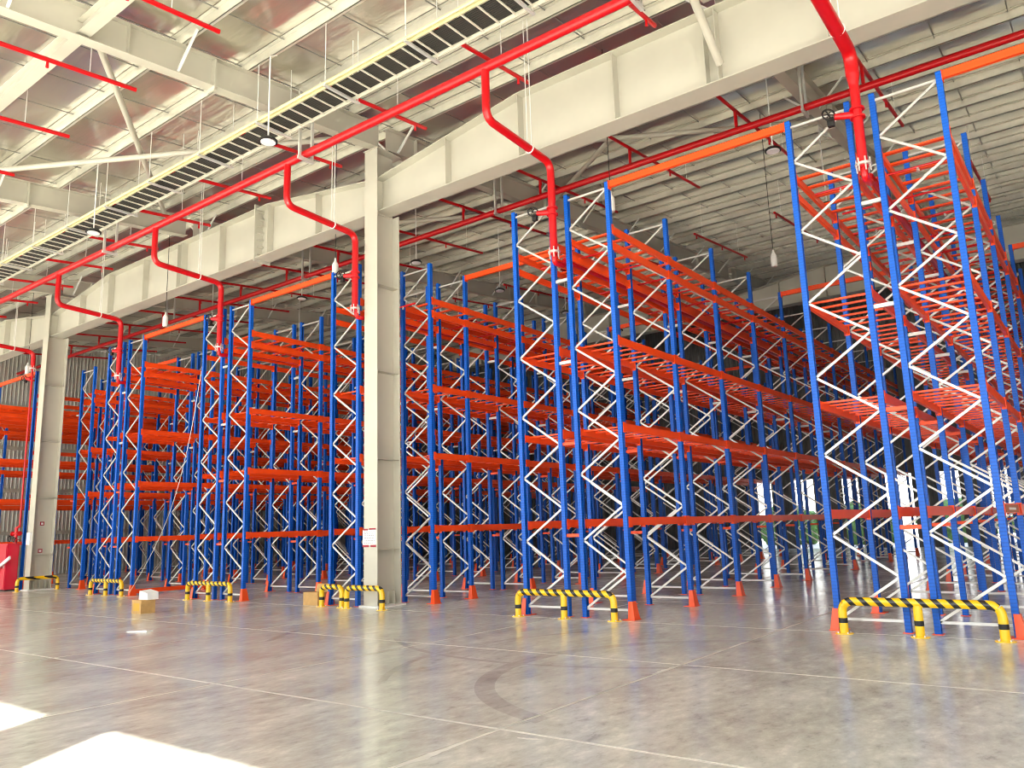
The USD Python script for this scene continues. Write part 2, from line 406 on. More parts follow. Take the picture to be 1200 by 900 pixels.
# front: broad steel-clad piers carry the canopy, the bays between stand open
for i, (a, b) in enumerate([(-46.0, -44.2), (-31.7, -29.9), (-17.3, -15.5), (-2.53, -1.42), (11.5, 13.3)]):
    obj('wall_front', Geo().box(a, b, YF, YF + 0.35, 0, RAFT_T + S * YF), 'wall', kind='structure')
obj('trim_1', Geo().box(XL, XR, YF - 0.12, YF + 0.12, 9.98, RAFT_T + 0.3 + S * YF), 'steel', kind='structure')

ceil = obj('ceiling', Geo().add([(XL - .2, YF - .2, roofz(0, YF)), (XR + .2, YF - .2, roofz(0, YF)), (XR + .2, YB + .3, roofz(0, YB + .3)), (XL - .2, YB + .3, roofz(0, YB + .3)),
                               (XL - .2, YF - .2, roofz(0, YF) + .15), (XR + .2, YF - .2, roofz(0, YF) + .15), (XR + .2, YB + .3, roofz(0, YB + .3) + .15), (XL - .2, YB + .3, roofz(0, YB + .3) + .15)],
                              [(0, 2, 1), (0, 3, 2), (4, 5, 6), (4, 6, 7), (0, 1, 5), (0, 5, 4), (1, 2, 6), (1, 6, 5), (2, 3, 7), (2, 7, 6), (3, 0, 4), (3, 4, 7)]), 'foil', kind='structure')
PUR = 1.525
y = 7.55 - PUR * 9
while y < YB - 0.3:
    zb = RAFT_T + S * y
    g = Geo()
    g.box(XL, XR, y, y + 0.012, zb, zb + 0.235)            # web faces the camera's side
    g.box(XL, XR, y, y + 0.062, zb, zb + 0.012)            # lower flange
    g.box(XL, XR, y + 0.052, y + 0.062, zb + 0.012, zb + 0.03)
    g.box(XL, XR, y - 0.075, y, zb + 0.223, zb + 0.235)
    obj('purlin', g, 'purlin', ceil)
    y += PUR
for k in range(46):                                        # sag rods between the purlins
    x = XL + 1.0 + 1.5 * k
    obj('sag_rod', Geo().bar((x, YF, RAFT_T + 0.20 + S * YF), (x, YB - 0.4, RAFT_T + 0.20 + S * (YB - 0.4)), 0.020, 0.020), 'rod', ceil)


# ------------------------------------------------------------------ steel frame
def column(x, label):
    c = thing('steel_column', label, 'column', (x, 13.13, 0))
    hw, hd, top = 0.225, 0.38, 11.22
    obj('flange', Geo().box(-hw, hw, -hd, -hd + 0.022, 0.04, top), 'steel', c)
    obj('flange', Geo().box(-hw, hw, hd - 0.022, hd, 0.04, 9.6), 'steel', c)
    obj('web', Geo().box(-0.008, 0.008, -hd + 0.022, hd - 0.022, 0.04, top), 'steel', c)
    obj('base_plate', Geo().box(-hw - 0.09, hw + 0.09, -hd - 0.07, hd + 0.07, 0, 0.04), 'white', c)
    for z in (1.28, 3.37, 5.49, 7.66):
        for s in (-1, 1):
            obj('stiffener', Geo().box(*sorted((s * 0.008, s * (hw - 0.02))), -hd + 0.022, hd - 0.022, z, z + 0.014), 'steel', c)
    for s in (-1, 1):
        for yy in (-0.2, 0.0, 0.2):
            obj('gusset', Geo().prism_x([(yy - 0.0, 0.04), (yy + 0.012, 0.04), (yy + 0.012, 0.34), (yy, 0.34)], *sorted((s * 0.008, s * (hw - 0.03)))), 'steel', c)
    obj('cap_plate', Geo().box(-hw - 0.03, hw + 0.03, -hd - 0.03, hd + 0.1, top, top + 0.02), 'steel', c)
    return c
column(COLX[1], 'cream steel I-section column between the blue racks, carrying a white notice sheet')
column(COLX[2], 'cream steel I-section column near the left edge beside the red cabinet')
column(COLX[0], 'cream steel I-section column beyond the right edge of the picture')

def girder(xa, xb, yc, dz, label, splice=None):
    """welded plate girder along x between two columns, shallow at the columns and deep between them"""
    g = thing('roof_girder', label, 'girder', (0, yc, dz))
    zb, z1, z2, tl, fw_ = 9.62, 10.47, 11.10, 4.5, 0.25
    a, b = xa + 0.01, xb - 0.01
    top = [(a, z1), (a + tl, z2), (b - tl, z2), (b, z1)]
    obj('web', Geo().prism_y([(a, zb), (b, zb)] + top[::-1], -0.008, 0.008), 'steel', g)
    obj('bottom_flange', Geo().box(a, b, -fw_, fw_, zb - 0.025, zb), 'steel', g)
    tf = Geo()
    for p, q in zip(top[:-1], top[1:]):
        tf.bar((p[0], 0, p[1] + 0.012), (q[0], 0, q[1] + 0.012), 2 * fw_, 0.024)
    obj('top_flange', tf, 'steel', g)
    ztop = lambda x: np.interp(x, [t[0] for t in top], [t[1] for t in top])
    mid = (a + b) / 2
    for x in [a + 2.35, a + 4.5, a + 6.9, mid - 0.12, mid + 0.12, b - 6.9, b - 4.5, b - 2.35]:
        for s in (-1, 1):
            obj('stiffener', Geo().box(x - 0.007, x + 0.007, *sorted((s * 0.008, s * (fw_ - 0.03))), zb, float(ztop(x)) - 0.005), 'steel', g)
    for x in (a + 0.01, b - 0.01):
        obj('end_plate', Geo().box(x - 0.012, x + 0.012, -fw_, fw_, zb - 0.06, z1 + 0.05), 'steel', g)
    if splice is None: return g
    mid = splice
    sp = Geo().box(mid - 0.024, mid + 0.024, -fw_ - 0.03, fw_ + 0.03, zb - 0.12, z2 + 0.14)
    s_ = obj('splice_plate', sp, 'steel', g)
    bl = Geo()
    for z in np.linspace(zb + 0.1, z2 - 0.1, 7):
        for s in (-1, 1):
            bl.prism_x([(s * 0.01, z), (s * 0.01, z + 0.06), (s * 0.2, z + 0.012), (s * 0.2, z)] if s > 0 else [(s * 0.01, z), (s * 0.2, z), (s * 0.2, z + 0.012), (s * 0.01, z + 0.06)], mid + 0.024, mid + 0.10)
    obj('rib_plates', bl, 'steel', g)
    return g
G1 = 'deep cream plate girder crossing the top of the picture right of the central column'
girder(COLX[1], COLX[0], 13.13, 0, G1)
girder(COLX[2], COLX[1], 13.13, 0, 'cream plate girder with a bolted splice between the central and left columns', splice=COLX[1] - 5.05)
girder(XL, COLX[2], 13.13, 0, 'cream plate girder running left from the left column to the wall')
girder(COLX[1], COLX[0], 36.7, 2.05, 'far cream plate girder high behind the racks, below the roof at the right')
girder(COLX[2], COLX[1], 36.7, 2.05, 'far cream plate girder high behind the left racks')

def rafter(x, y0, y1, label, zoff=0.0):
    r = thing('roof_rafter', label, 'rafter', (x, 0, 0))
    zb = lambda y: RAFT_B + S * y; zt = lambda y: RAFT_T + S * y
    obj('web', Geo().prism_x([(y0, zb(y0)), (y1, zb(y1)), (y1, zt(y1)), (y0, zt(y0))], -0.006, 0.006), 'steel', r)
    obj('bottom_flange', Geo().bar((0, y0, zb(y0)), (0, y1, zb(y1)), 0.26, 0.018), 'steel', r)
    obj('top_flange', Geo().bar((0, y0, zt(y0) - 0.01), (0, y1, zt(y1) - 0.01), 0.26, 0.018), 'steel', r)
    ys_ = np.arange(math.ceil(y0) + 0.3, y1 - 0.5, 3.05)
    for k, yy in enumerate(ys_):
        if k % 2 == 0:
            for s in (-1, 1):
                obj('stiffener', Geo().box(*sorted((s * 0.006, s * 0.12)), yy, yy + 0.012, zb(yy) + 0.01, zt(yy) - 0.02), 'steel', r)
    for k, yy in enumerate([8.3, 21.0]):
        if y0 < yy < y1:
            obj('splice_plate', Geo().box(-0.14, 0.14, yy - 0.02, yy + 0.02, zb(yy) - 0.1, zt(yy) + 0.1 - 0.15), 'steel', r)
    for yy in np.arange(7.55 - 2 * PUR, y1, 2 * PUR):     # struts from the lower flange up to a purlin
        if yy > y0:
            for s in (-1, 1):
                obj('fly_brace', Geo().bar((s * 0.1, yy - 0.05, zb(yy) + 0.03), (s * 0.75, yy - 0.05, zt(yy) + 0.02), 0.045, 0.045), 'white', r)
    return r
RAF = [(4.07, 'above the right-hand column, beyond the right edge'), (-4.85, 'at the middle of the right-hand girder'), (-13.87, 'running over the central column'),
       (-22.9, 'between the central and left columns'), (-32.22, 'running over the left column'), (-40.9, 'nearest the left wall')]
for x, wh in RAF:
    rafter(x, YF + 0.2, 13.0, f'cream roof rafter,  front bay, {wh}')
    rafter(x, 13.26, 36.5, f'cream roof rafter,  rear bay, {wh}')
    rafter(x, 36.9, YB - 0.1, f'cream roof rafter,  farthest bay, {wh}')

def roof_pt(x, y, dz): return (x, y, RAFT_B + S * y + dz)
xs_r = [q[0] for q in RAF]
for i in range(len(xs_r) - 1):
    a, b = xs_r[i + 1], xs_r[i]
    where = ['between the two rightmost rafters', 'left of the rafter at mid right girder', 'in front of the central column', 'in front of the left girder', 'nearest the left wall'][i]
    g = Geo(); yy = 5.7
    for zz in (0.08, 0.34): g.bar(roof_pt(a + 0.02, yy, zz), roof_pt(b - 0.02, yy, zz), 0.22, 0.014)
    g.bar(roof_pt(a + 0.02, yy, 0.21), roof_pt(b - 0.02, yy, 0.21), 0.012, 0.25)
    obj('roof_strut', g, 'steel', label=f'cream I-section strut across the front roof bay {where}', cat='strut')
for (a, b, yA, yB, lab) in [(-22.8, -13.97, 5.9, 12.3, 'long round cream roof brace left of the central column, front bay'), (-13.97, -22.8, 5.9, 12.3, 'angled cream roof brace crossing the round one, front bay'),
                        (-22.8, -13.97, 14.2, 20.9, 'long cream roof brace seen below the left girder, rear bay'), (-13.97, -22.8, 14.2, 20.9, 'cream roof brace crossing its twin behind the central column, rear bay'),
                        (-13.77, -4.95, 14.2, 20.9, 'cream roof brace behind the right girder, rear bay'), (-4.95, -13.77, 14.2, 20.9, 'cream roof brace crossing behind the right girder, rear bay')]:
    dz = 0.16 if a < b else 0.40
    obj('roof_brace', Geo().tube([roof_pt(a, yA, dz), roof_pt(b, yB, dz)], 0.07, 10), 'steel', smooth=40, label=lab, cat='brace')
obj('girder_stay', Geo().tube([(-4.69, 12.80, 9.86), (-4.60, 10.7, 11.08)], 0.075, 10), 'steel', smooth=40, label='thick cream stay leaning from the right girder up to the roof', cat='brace')


# ------------------------------------------------------------------ pallet racks
def upright_geo(x, face):
    """open C post, 0.10 along the aisle, 0.085 deep; face = side of its punched web (+1 / -1)"""
    a, b = 0.050, 0.042
    poly = [(-b * face, -0.02), (-b * face, -a), (b * face, -a), (b * face, a), (-b * face, a), (-b * face, 0.02)]
    if face < 0: poly = poly[::-1]
    return Geo().channel([(x + p, q) for p, q in poly], 0.004, 0.0, H)

NODE = 0.617
def brace_list(xa, xb):
    """zigzag of one frame: list of (p, q) in the xz plane; left nodes at even steps"""
    out = [((xa, 0.165), (xb, 0.165))]
    for k in range(13):
        x0, x1 = (xa, xb) if k % 2 == 0 else (xb, xa)
        out.append(((x0, 0.17 + NODE * k), (x1, 0.17 + NODE * (k + 1))))
    out.append(((xa, 8.205), (xb, 8.205)))
    return out
def brace_geo(g, p, q, y): return g.bar((p[0], y, p[1]), (q[0], y, q[1]), 0.026, 0.038)

def guard_geo(x, face, y):
    g = Geo()
    def pl(o, f):
        p = [(x - face * 0.02, y - f), (x + face * o, y - f), (x + face * o, y + f), (x - face * 0.02, y + f)]
        return p if face > 0 else p[::-1]
    g.channel(pl(0.110, 0.105), 0.006, 0.012, 0.32, pl(0.062, 0.066))
    g.box(x - 0.12, x + 0.12, y - 0.13, y + 0.13, 0, 0.012)
    return g

def build_rack(name, label, cat, loc, detail, ys_l, ys_r, skip_left_brace=False, col_zone=None, low_beam=False, group=None):
    """back-to-back row: single row A on the left (x 0..FD), single row B on the right (W-FD..W)"""
    t = thing(name, label, cat, loc, group)
    flue_p, flue_q = FD, W - FD
    for side, (xa, xb, ys_) in enumerate([(0.0, FD, ys_l), (W - FD, W, ys_r)]):
        aisle_x, aisle_face = (xa, -1) if side == 0 else (xb, 1)
        for k, yy in enumerate(ys_):
            fr = thing('upright_frame', None, None, parent=t)
            for xx, face in ((xa, -1), (xb, 1)):
                if col_zone == side and k == 0 and xx == xb: continue      # the steel column stands in its place
                g = upright_geo(xx, face); g.v[0] = g.v[0] + [0, yy, 0]
                obj('upright', g, 'blue', fr)
            bl = [] if (skip_left_brace and side == 0 and k == 0) else brace_list(xa + 0.03, xb - 0.03)
            if k < detail:
                for p, q in bl: obj('brace', brace_geo(Geo(), p, q, yy), 'galv', fr)
            elif bl:
                g = Geo()
                for p, q in bl: brace_geo(g, p, q, yy)
                obj('bracing', g, 'galv', fr, kind='stuff')
            obj('foot_guard', guard_geo(aisle_x, aisle_face, yy), 'guard', fr)
            g = Geo(); xi = xb if side == 0 else xa
            g.box(xi - 0.07, xi + 0.07, yy - 0.08, yy + 0.08, 0, 0.01)
            if not (col_zone == side and k == 0): obj('base_plate', g, 'guard', fr)
        for k in range(len(ys_) - 1):
            ya, yb = ys_[k] + 0.052, ys_[k + 1] - 0.052
            for lv, z in enumerate(LEVELS):
                for xx, fc in ((xa, -1), (xb, 1)):
                    if col_zone == side and k == 0 and xx == xb: continue
                    g = Geo()
                    g.box(xx - 0.025, xx + 0.025, ya, yb, z - 0.072, z + 0.05)
                    g.box(*sorted((xx + fc * 0.025, xx - fc * 0.002)), ya, yb, z + 0.05, z + 0.072)
                    for e, s in ((ya, -1), (yb, 1)):
                        g.box(xx + fc * 0.043 - 0.004, xx + fc * 0.043 + 0.004, *sorted((e - s * 0.04, e + s * 0.05)), z - 0.11, z + 0.09)
                        g.box(xx - 0.03, xx + 0.045, *sorted((e - s * 0.006, e)), z - 0.11, z + 0.09)
                    obj('beam', g, 'orange', t)
            if low_beam and side == 1 and k == 0:
                obj('beam', Geo().box(xb + 0.04, xb + 0.09, ya, yb, 0.06, 0.19), 'orange', t)
        rest = Geo()
        for k in range(len(ys_) - 1):
            ya, yb = ys_[k] + 0.06, ys_[k + 1] - 0.06
            for lv in (1, 2, 4):
                z = LEVELS[lv] + 0.02
                n = max(2, int(round((yb - ya) / (0.46 if lv == 4 else 0.40))))
                hw_ = 0.042 if lv == 4 else 0.024
                for i in range(n):
                    yy = ya + (i + 0.5) * (yb - ya) / n
                    if col_zone == side and k == 0: continue
                    args = (xa + 0.026, xb - 0.026, yy - hw_, yy + hw_, z - 0.004, z + 0.028)
                    if detail and k < 5: obj('support_bar', Geo().box(*args), 'orange', t)
                    else: rest.box(*args)
        if rest.n: obj('support_bars', rest, 'orange', t, kind='stuff')
    for k, yy in enumerate(ys_r[:8]):
        for z, m_ in ((1.50, 'orange'), (3.25, 'orange'), (4.86, 'galv'), (6.55, 'galv')):
            obj('row_spacer', Geo().box(flue_p + 0.043, flue_q - 0.043, yy - 0.02, yy + 0.02, z - 0.03, z + 0.03), m_, t,
                label=('white row spacer' if m_ == 'galv' else None))
    return t

YS = [BAY * k for k in range(NB + 1)]
YS_C = [1.15] + YS[1:]
LAB = {
    -1: 'blue and orange pallet rack beyond the right edge of the picture',
    0: 'tall blue and orange pallet rack nearest the camera at the right',
    1: 'middle blue and orange pallet rack, between the central column and the nearest rack',
    2: 'blue and orange pallet rack whose front stands round the central cream column',
    3: 'fourth blue and orange pallet rack from the right, left of the central column',
    4: 'blue and orange pallet rack with a low orange beam along its foot',
    5: 'blue and orange pallet rack standing round the left cream column',
    6: 'blue and orange pallet rack at the left edge beyond the left column',
    7: 'farthest blue and orange pallet rack, before the ribbed left wall',
}
near = build_rack('pallet_rack', LAB[0], 'pallet rack', (row_left(0), Y0, 0), 4, YS, YS)
for r in (1, 3): copy(near, (row_left(r), Y0, 0), LAB[r])
build_rack('pallet_rack', LAB[2], 'pallet rack', (row_left(2), Y0, 0), 4, YS, YS_C)
build_rack('pallet_rack', LAB[4], 'pallet rack', (row_left(4), Y0, 0), 2, YS, YS, low_beam=True)
build_rack('pallet_rack', LAB[5], 'pallet rack', (row_left(5), Y0, 0), 0, YS, YS_C, skip_left_brace=True, col_zone=0)
far_ = build_rack('pallet_rack', LAB[6], 'pallet rack', (row_left(6), Y0, 0), 0, YS, YS)
copy(far_, (row_left(7), Y0, 0), LAB[7])
build_rack('pallet_rack', LAB[-1], 'pallet rack', (row_left(-1), Y0, 0), 0, YS, YS_C)

# orange beams that tie the tops of neighbouring rows across the aisles
AISLE = ['right of the nearest rack', 'right of the middle rack', 'left of the middle rack', 'just left of the central column', 'right of the low-beam rack',
         'left of the low-beam rack', 'left of the left column', 'nearest the left wall']
for r in range(-1, 7):
    xa, xb = row_left(r + 1) + W, row_left(r)
    fronts = [0.0, 4 * BAY, 8 * BAY] if r not in (1, 4) else [BAY, 4 * BAY, 8 * BAY]
    for k, yy in enumerate(fronts):
        g = Geo().box(xa + 0.042, xb - 0.042, Y0 + yy - 0.035, Y0 + yy + 0.035, 8.19, 8.32)
        for xx in (xa + 0.042, xb - 0.042): g.box(*sorted((xx, xx + (0.012 if xx < (xa + xb) / 2 else -0.012))), Y0 + yy - 0.06, Y0 + yy + 0.06, 8.15, 8.33)
        depth = ['front', 'middle', 'rearmost'][k]
        obj('aisle_tie_beam', g, 'orange', label=f'{depth} orange tie beam across the top of the aisle {AISLE[r + 1]}', cat='beam', group='orange tie beams across the aisles')

# ------------------------------------------------------------------ sprinkler pipework
obj('sprinkler_main', Geo().tube([(XL + 0.3, 10.5, 10.15), (9, 10.5, 10.15)], 0.092, 14), 'red', smooth=40, label='thick bright red sprinkler main crossing in front of the cream girder', cat='pipe')
obj('sprinkler_main', Geo().tube([(XL + 0.3, 17.6, 11.03), (12, 17.6, 11.03)], 0.085, 14), 'red', smooth=40, label='red sprinkler main behind the cream girder, above the racks', cat='pipe')

def dropper(x, label, big=False, zend=7.03):
    t = thing('sprinkler_dropper', label, 'pipe', (x, 0, 0))
    R = 0.078
    if big:
        obj('pipe', Geo().tube(bend([(0, 10.5, 10.10), (0, 10.5, 9.06), (0, 12.56, 9.0), (0, 12.56, 8.62)], 0.26), 0.105, 14), 'red', t, smooth=40)
        obj('reducer', Geo().tube([(0, 12.56, 8.62), (0, 12.56, 8.42)], [0.105, 0.072], 14), 'red', t, smooth=40)
        obj('pipe', Geo().tube([(0, 12.56, 8.42), (0, 12.56, zend)], 0.074, 14), 'red', t, smooth=40)
    else:
        obj('pipe', Geo().tube(bend([(0, 10.5, 10.10), (0, 10.5, 9.12), (0, 12.56, 9.0), (0, 12.56, zend)], 0.24), R, 14), 'red', t, smooth=40)
    obj('clamp', Geo().torus((0, 11.85, 9.04), R + (0.03 if big else 0.008), 0.014, (0, 1, -0.05), 20, 6), 'white', t, label='white hanger clamp')
    hr = Geo()
    for s in (-0.05, 0.05): hr.bar((s, 11.85, 9.12), (s, 11.85, RAFT_T + S * 11.85), 0.014, 0.014)
    obj('hanger_rod', hr, 'white', t)
    if zend > 6:
        for z in (8.02, 7.88):
            obj('flange', Geo().disc((0, 12.56, z), 0.115, 0.03, 16), 'red', t, smooth=40)
        obj('flange', Geo().disc((0, 12.56, zend + 0.05), 0.125, 0.04, 16), 'chrome', t, smooth=40)
        b = Geo()
        for k in range(6):
            a = k * math.pi / 3; b.tube([(0.10 * math.cos(a), 12.56 + 0.10 * math.sin(a), zend - 0.07), (0.10 * math.cos(a), 12.56 + 0.10 * math.sin(a), zend + 0.15)], 0.013, 6)
        obj('bolts', b, 'chrome', t)
        vb = obj('valve', Geo().tube([(-0.06, 12.56, 7.95), (-0.33, 12.50, 7.98)], [0.06, 0.05], 10), 'red', t, smooth=40)
        hw = Geo().torus((-0.40, 12.44, 8.02), 0.10, 0.016, (0.6, -0.8, 0.1), 18, 6)
        for a in range(3):
            c, s = math.cos(a * 1.05), math.sin(a * 1.05)
            e = np.array([0.8 * c, 0.6 * c, s]) * 0.1; ce = np.array((-0.40, 12.44, 8.02)); hw.bar(ce - e, ce + e, 0.014, 0.014)
        hw.box(-0.44, -0.34, 12.46, 12.54, 7.84, 7.98)
        obj('handwheel', hw, 'black', t, label='black valve handwheel')
    return t
dropper(row_left(0) + W / 2, 'thick red dropper pipe bending down to the nearest right-hand rack', big=True)
d1 = dropper(row_left(1) + W / 2, 'red dropper pipe bending under the girder to the middle rack')
copy(d1, (row_left(2) + W / 2 - 0.05, 0, 0), 'red dropper pipe coming down just left of the central column')
copy(d1, (row_left(3) + W / 2, 0, 0), 'red dropper pipe to the rack next left of the central column')
copy(d1, (row_left(4) + W / 2, 0, 0), 'red dropper pipe passing in front of the top of the left column')
d5 = dropper(row_left(5) + W / 2 - 0.95, 'thin red riser dropping to the red cabinet left of the left column', zend=8.3)
obj('thin_riser', Geo().tube([(0, 12.56, 8.3), (0, 12.56, 2.3)], 0.034, 10), 'red', d5, smooth=40)

# pipes that run on inside each rack under the top level
def rack_pipe(r, y_off, label):
    t = thing('in_rack_sprinkler', label, 'pipe', (row_left(r) + W / 2, Y0, 0))
    obj('flue_pipe', Geo().tube([(0, 0.12 + y_off, 7.02), (0, BAY * NB - 0.4, 7.02)], 0.055, 10), 'red', t, smooth=40)
    obj('elbow', Geo().tube(bend([(0, -0.2545, 7.04), (0, -0.2545, 6.86), (0, 0.12 + y_off, 6.9), (0, 0.13 + y_off, 7.02)], 0.08, 3), 0.055, 10), 'red', t, smooth=40)
    for k in range(8):
        yy = 0.75 + BAY * k + y_off * (k == 0)
        for s in (-1, 1):
            obj('branch_arm', Geo().tube([(0, yy, 7.04), (0, yy, 7.22), (s * 1.02, yy, 7.22)], 0.022, 8), 'red', t)
            obj('sprinkler_head', Geo().tube([(s * 0.6, yy, 7.22), (s * 0.6, yy, 7.14)], [0.016, 0.03], 8), 'chrome', t)
        if k < 7: obj('branch_arm', Geo().tube([(-0.9, yy + 1.25, 7.22), (0.9, yy + 1.25, 7.22)], 0.02, 8), 'red', t)
    return t
for r, lab in ((0, 'red sprinkler pipes inside the nearest rack, under its top level'), (1, 'red sprinkler pipes inside the middle rack, under its top level'),
               (2, 'red sprinkler pipes inside the rack behind the central column'), (3, 'red sprinkler pipes inside the rack left of the central column'), (4, 'red sprinkler pipes inside the rack right of the left column')):
    rack_pipe(r, 0.0, lab)

ZB = lambda y: 9.66 + S * y       # branch lines follow the roof
def branch(name, x, y0, y1, z0, slope, main_y, main_z, label, group):
    t = thing(name, label, 'pipe', (x, 0, 0), group)
    zz = lambda y: z0 + slope * (y - y0)
    obj('branch_pipe', Geo().tube([(0, y0, zz(y0)), (0, y1, zz(y1))], 0.044, 10), 'red', t, smooth=40)
    if main_y is not None: obj('riser', Geo().tube([(0, main_y, main_z), (0, main_y, zz(main_y))], 0.04, 8), 'red', t)
    for yy in np.arange(y0 + 0.15, y1, 2.4):
        obj('sprinkler_head', Geo().tube([(0, yy, zz(yy) - 0.03), (0, yy, zz(yy) - 0.16)], [0.022, 0.03], 8), 'red', t)
    for yy in (y0 + 0.7, y1 - 0.9):
        obj('hanger_rod', Geo().bar((0, yy, zz(yy)), (0, yy, RAFT_T + 0.2 + S * yy), 0.012, 0.012), 'white', t)
    return t
BX = [-2.75 - 2.93 * k for k in range(15)]
RN = ['the nearest rack', 'the middle rack', 'the central-column rack', 'the fourth rack', 'the low-beam rack', 'the left-column rack', 'the left-edge rack', 'the farthest rack']
for k, x in enumerate(BX):
    wh = ('over ' if k % 2 == 0 else 'over the aisle left of ') + RN[k // 2]
    branch('rear_branch_pipe', x - 0.5, 15.1, 22.1, 9.93 + S * 15.1, S, 17.6, 11.03, f'dark red sprinkler branch behind the girder, {wh}', 'rear sprinkler branches')
    branch('front_branch_pipe', x, 9.4, 12.3, 9.66 + S * 9.4, S, None, None, f'red sprinkler branch across the front main, {wh}', 'front sprinkler branches')
    if 3 <= k <= 6:
        branch('near_branch_pipe', x - 0.15, 0.5, 7.1, 10.02, 0.088, None, None, f'red sprinkler branch at the upper left, {["rightmost", "second from right", "third from right", "leftmost"][k - 3]} of its row', 'branches over the camera')
    if k < 9:
        branch('far_branch_pipe', x + 0.6, 25.8, 31.0, 9.6 + S * 25.8, S, None, None, f'dark red sprinkler branch far back, {wh}', 'far sprinkler branches')

# U-shaped channel brackets that carry the two mains below the rafters
for x, wh in RAF[:5]:
    for y, zm, nm in ((10.5, 10.15, 'front'), (17.6, 11.03, 'rear')):
        if nm == 'rear' or x < 3:
            g = Geo(); zt = RAFT_B + S * y + 0.02; ox = -0.6 if x > -10 and nm == 'front' else 0.0
            for s in (-0.17, 0.17):
                g.box(x + ox + 0.3 - 0.025, x + ox + 0.3 + 0.025, y + s - 0.03, y + s + 0.03, zm - 0.16, zt + 0.5)
            g.box(x + ox + 0.3 - 0.03, x + ox + 0.3 + 0.03, y - 0.22, y + 0.22, zm - 0.165, zm - 0.095)
            obj('pipe_bracket', g, 'galv', label=f'bracket of the {nm} red main, rafter {wh}', cat='bracket')

# ------------------------------------------------------------------ cable tray
TY, TZ = 9.52, 10.33
tr = thing('cable_tray', 'ladder cable tray with a pale yellow rail and black cables, upper left', 'cable tray', (0, TY, TZ))
XT0, XT1 = XL + 0.4, 6.0
obj('side_rail', Geo().box(XT0, XT1, -0.34, -0.315, -0.03, 0.10).box(XT0, XT1, -0.36, -0.315, 0.09, 0.10), 'yellow_rail', tr, label='pale yellow side rail')
obj('side_rail', Geo().box(XT0, XT1, 0.315, 0.34, -0.03, 0.10), 'tray', tr)
obj('conduit', Geo().tube([(XT0, -0.40, 0.02), (XT1, -0.40, 0.02)], 0.035, 8), 'yellow_rail', tr, smooth=40, label='pale yellow conduit')
x = XT0 + 0.2
while x < XT1:
    obj('rung', Geo().box(x - 0.018, x + 0.018, -0.315, 0.315, -0.022, 0.0), 'tray', tr); x += 0.36
for k in range(11):
    yy = -0.20 + 0.046 * k
    obj('cable', Geo().tube([(XT0, yy, 0.024), (XT1, yy, 0.024)], 0.0235, 7), 'cable', tr, smooth=40, label='black power cable')
x = XT0 + 1.2
while x < XT1:
    obj('trapeze', Geo().box(x - 0.03, x + 0.03, -0.45, 0.45, -0.075, -0.035), 'galv', tr)
    for s in (-0.42, 0.42):
        obj('hanger_rod', Geo().bar((x, s, -0.05), (x, s, RAFT_T + 0.2 + S * (TY + s) - TZ), 0.013, 0.013), 'white', tr)
    x += 2.2

# ------------------------------------------------------------------ lamps
def lamp(x, y, z, label):
    t = thing('high_bay_lamp', label, 'lamp', (x, y, z), 'round high bay lamps on white rods')
    obj('housing', Geo().tube([(0, 0, 0.10), (0, 0, 0.07), (0, 0, 0.03), (0, 0, 0.0)], [0.08, 0.15, 0.19, 0.19], 20), 'black', t, smooth=40)
    obj('lens', Geo().disc((0, 0, -0.008), 0.150, 0.018, 20), 'lens', t, label='pale lens')
    yp = 7.55 + PUR * round((y - 7.55) / PUR); zt = RAFT_T + S * yp - z - 0.018
    obj('rod', Geo().tube([(0, 0, 0.10), (0, 0, zt - 0.10), (0, yp - y + 0.04, zt)], 0.016, 8), 'white', t, smooth=40)
    return t
lp = None
LAMPS = [(-12.80, 8.96, 9.58, 'above the front main right of the central column'), (-20.25, 8.96, 9.58, 'at the far left under the cable tray'), (-28.0, 8.96, 9.58, 'left of the left column top')]
AC = {0: 'over the aisle beside the nearest rack', 2: 'over the aisle left of the central column', 3: 'over the aisle left of the fourth rack', 4: 'over the aisle left of the low-beam rack', 1: 'over the aisle left of the middle rack'}
for r in (0, 2, 3, 4):
    for k, yy in enumerate((17.7, 22.1, 26.5, 30.9)):
        LAMPS.append((row_left(r) - (PITCH_X - W) / 2, yy, 10.27 + 0.05 * k, f'{["first", "second", "third", "fourth"][k]} {AC[r]}'))
for x, y, z, wh in LAMPS:
    lamp(x, y, z, f'round high bay lamp, {wh}')

def drop_lamp(x, y, z, label):
    t = thing('pendant_sensor', label, 'lamp', (x, y, z), 'white bottle-shaped pendants')
    obj('body', Geo().tube([(0, 0, 0.30), (0, 0, 0.22), (0, 0, 0.17), (0, 0, 0.12), (0, 0, -0.16), (0, 0, -0.18)], [0.022, 0.03, 0.06, 0.085, 0.085, 0.07], 14), 'white', t, smooth=40)
    obj('cord', Geo().tube([(0, 0, 0.30), (0, 0, RAFT_T + 0.245 + S * y - z)], 0.010, 6), 'black', t, label='thin black cord')
for x, y, wh in ((-7.99, 14.41, 'above the middle rack'), (-15.75, 13.21, 'left of the central column top'), (-23.69, 12.9, 'in the second aisle left of the central column'), (-34.39, 13.02, 'left of the left column'), (-6.57, 20.71, 'deep in the aisle beside the nearest rack')):
    drop_lamp(x, y, 8.62, f'white bottle-shaped pendant on a black cord, {wh}')

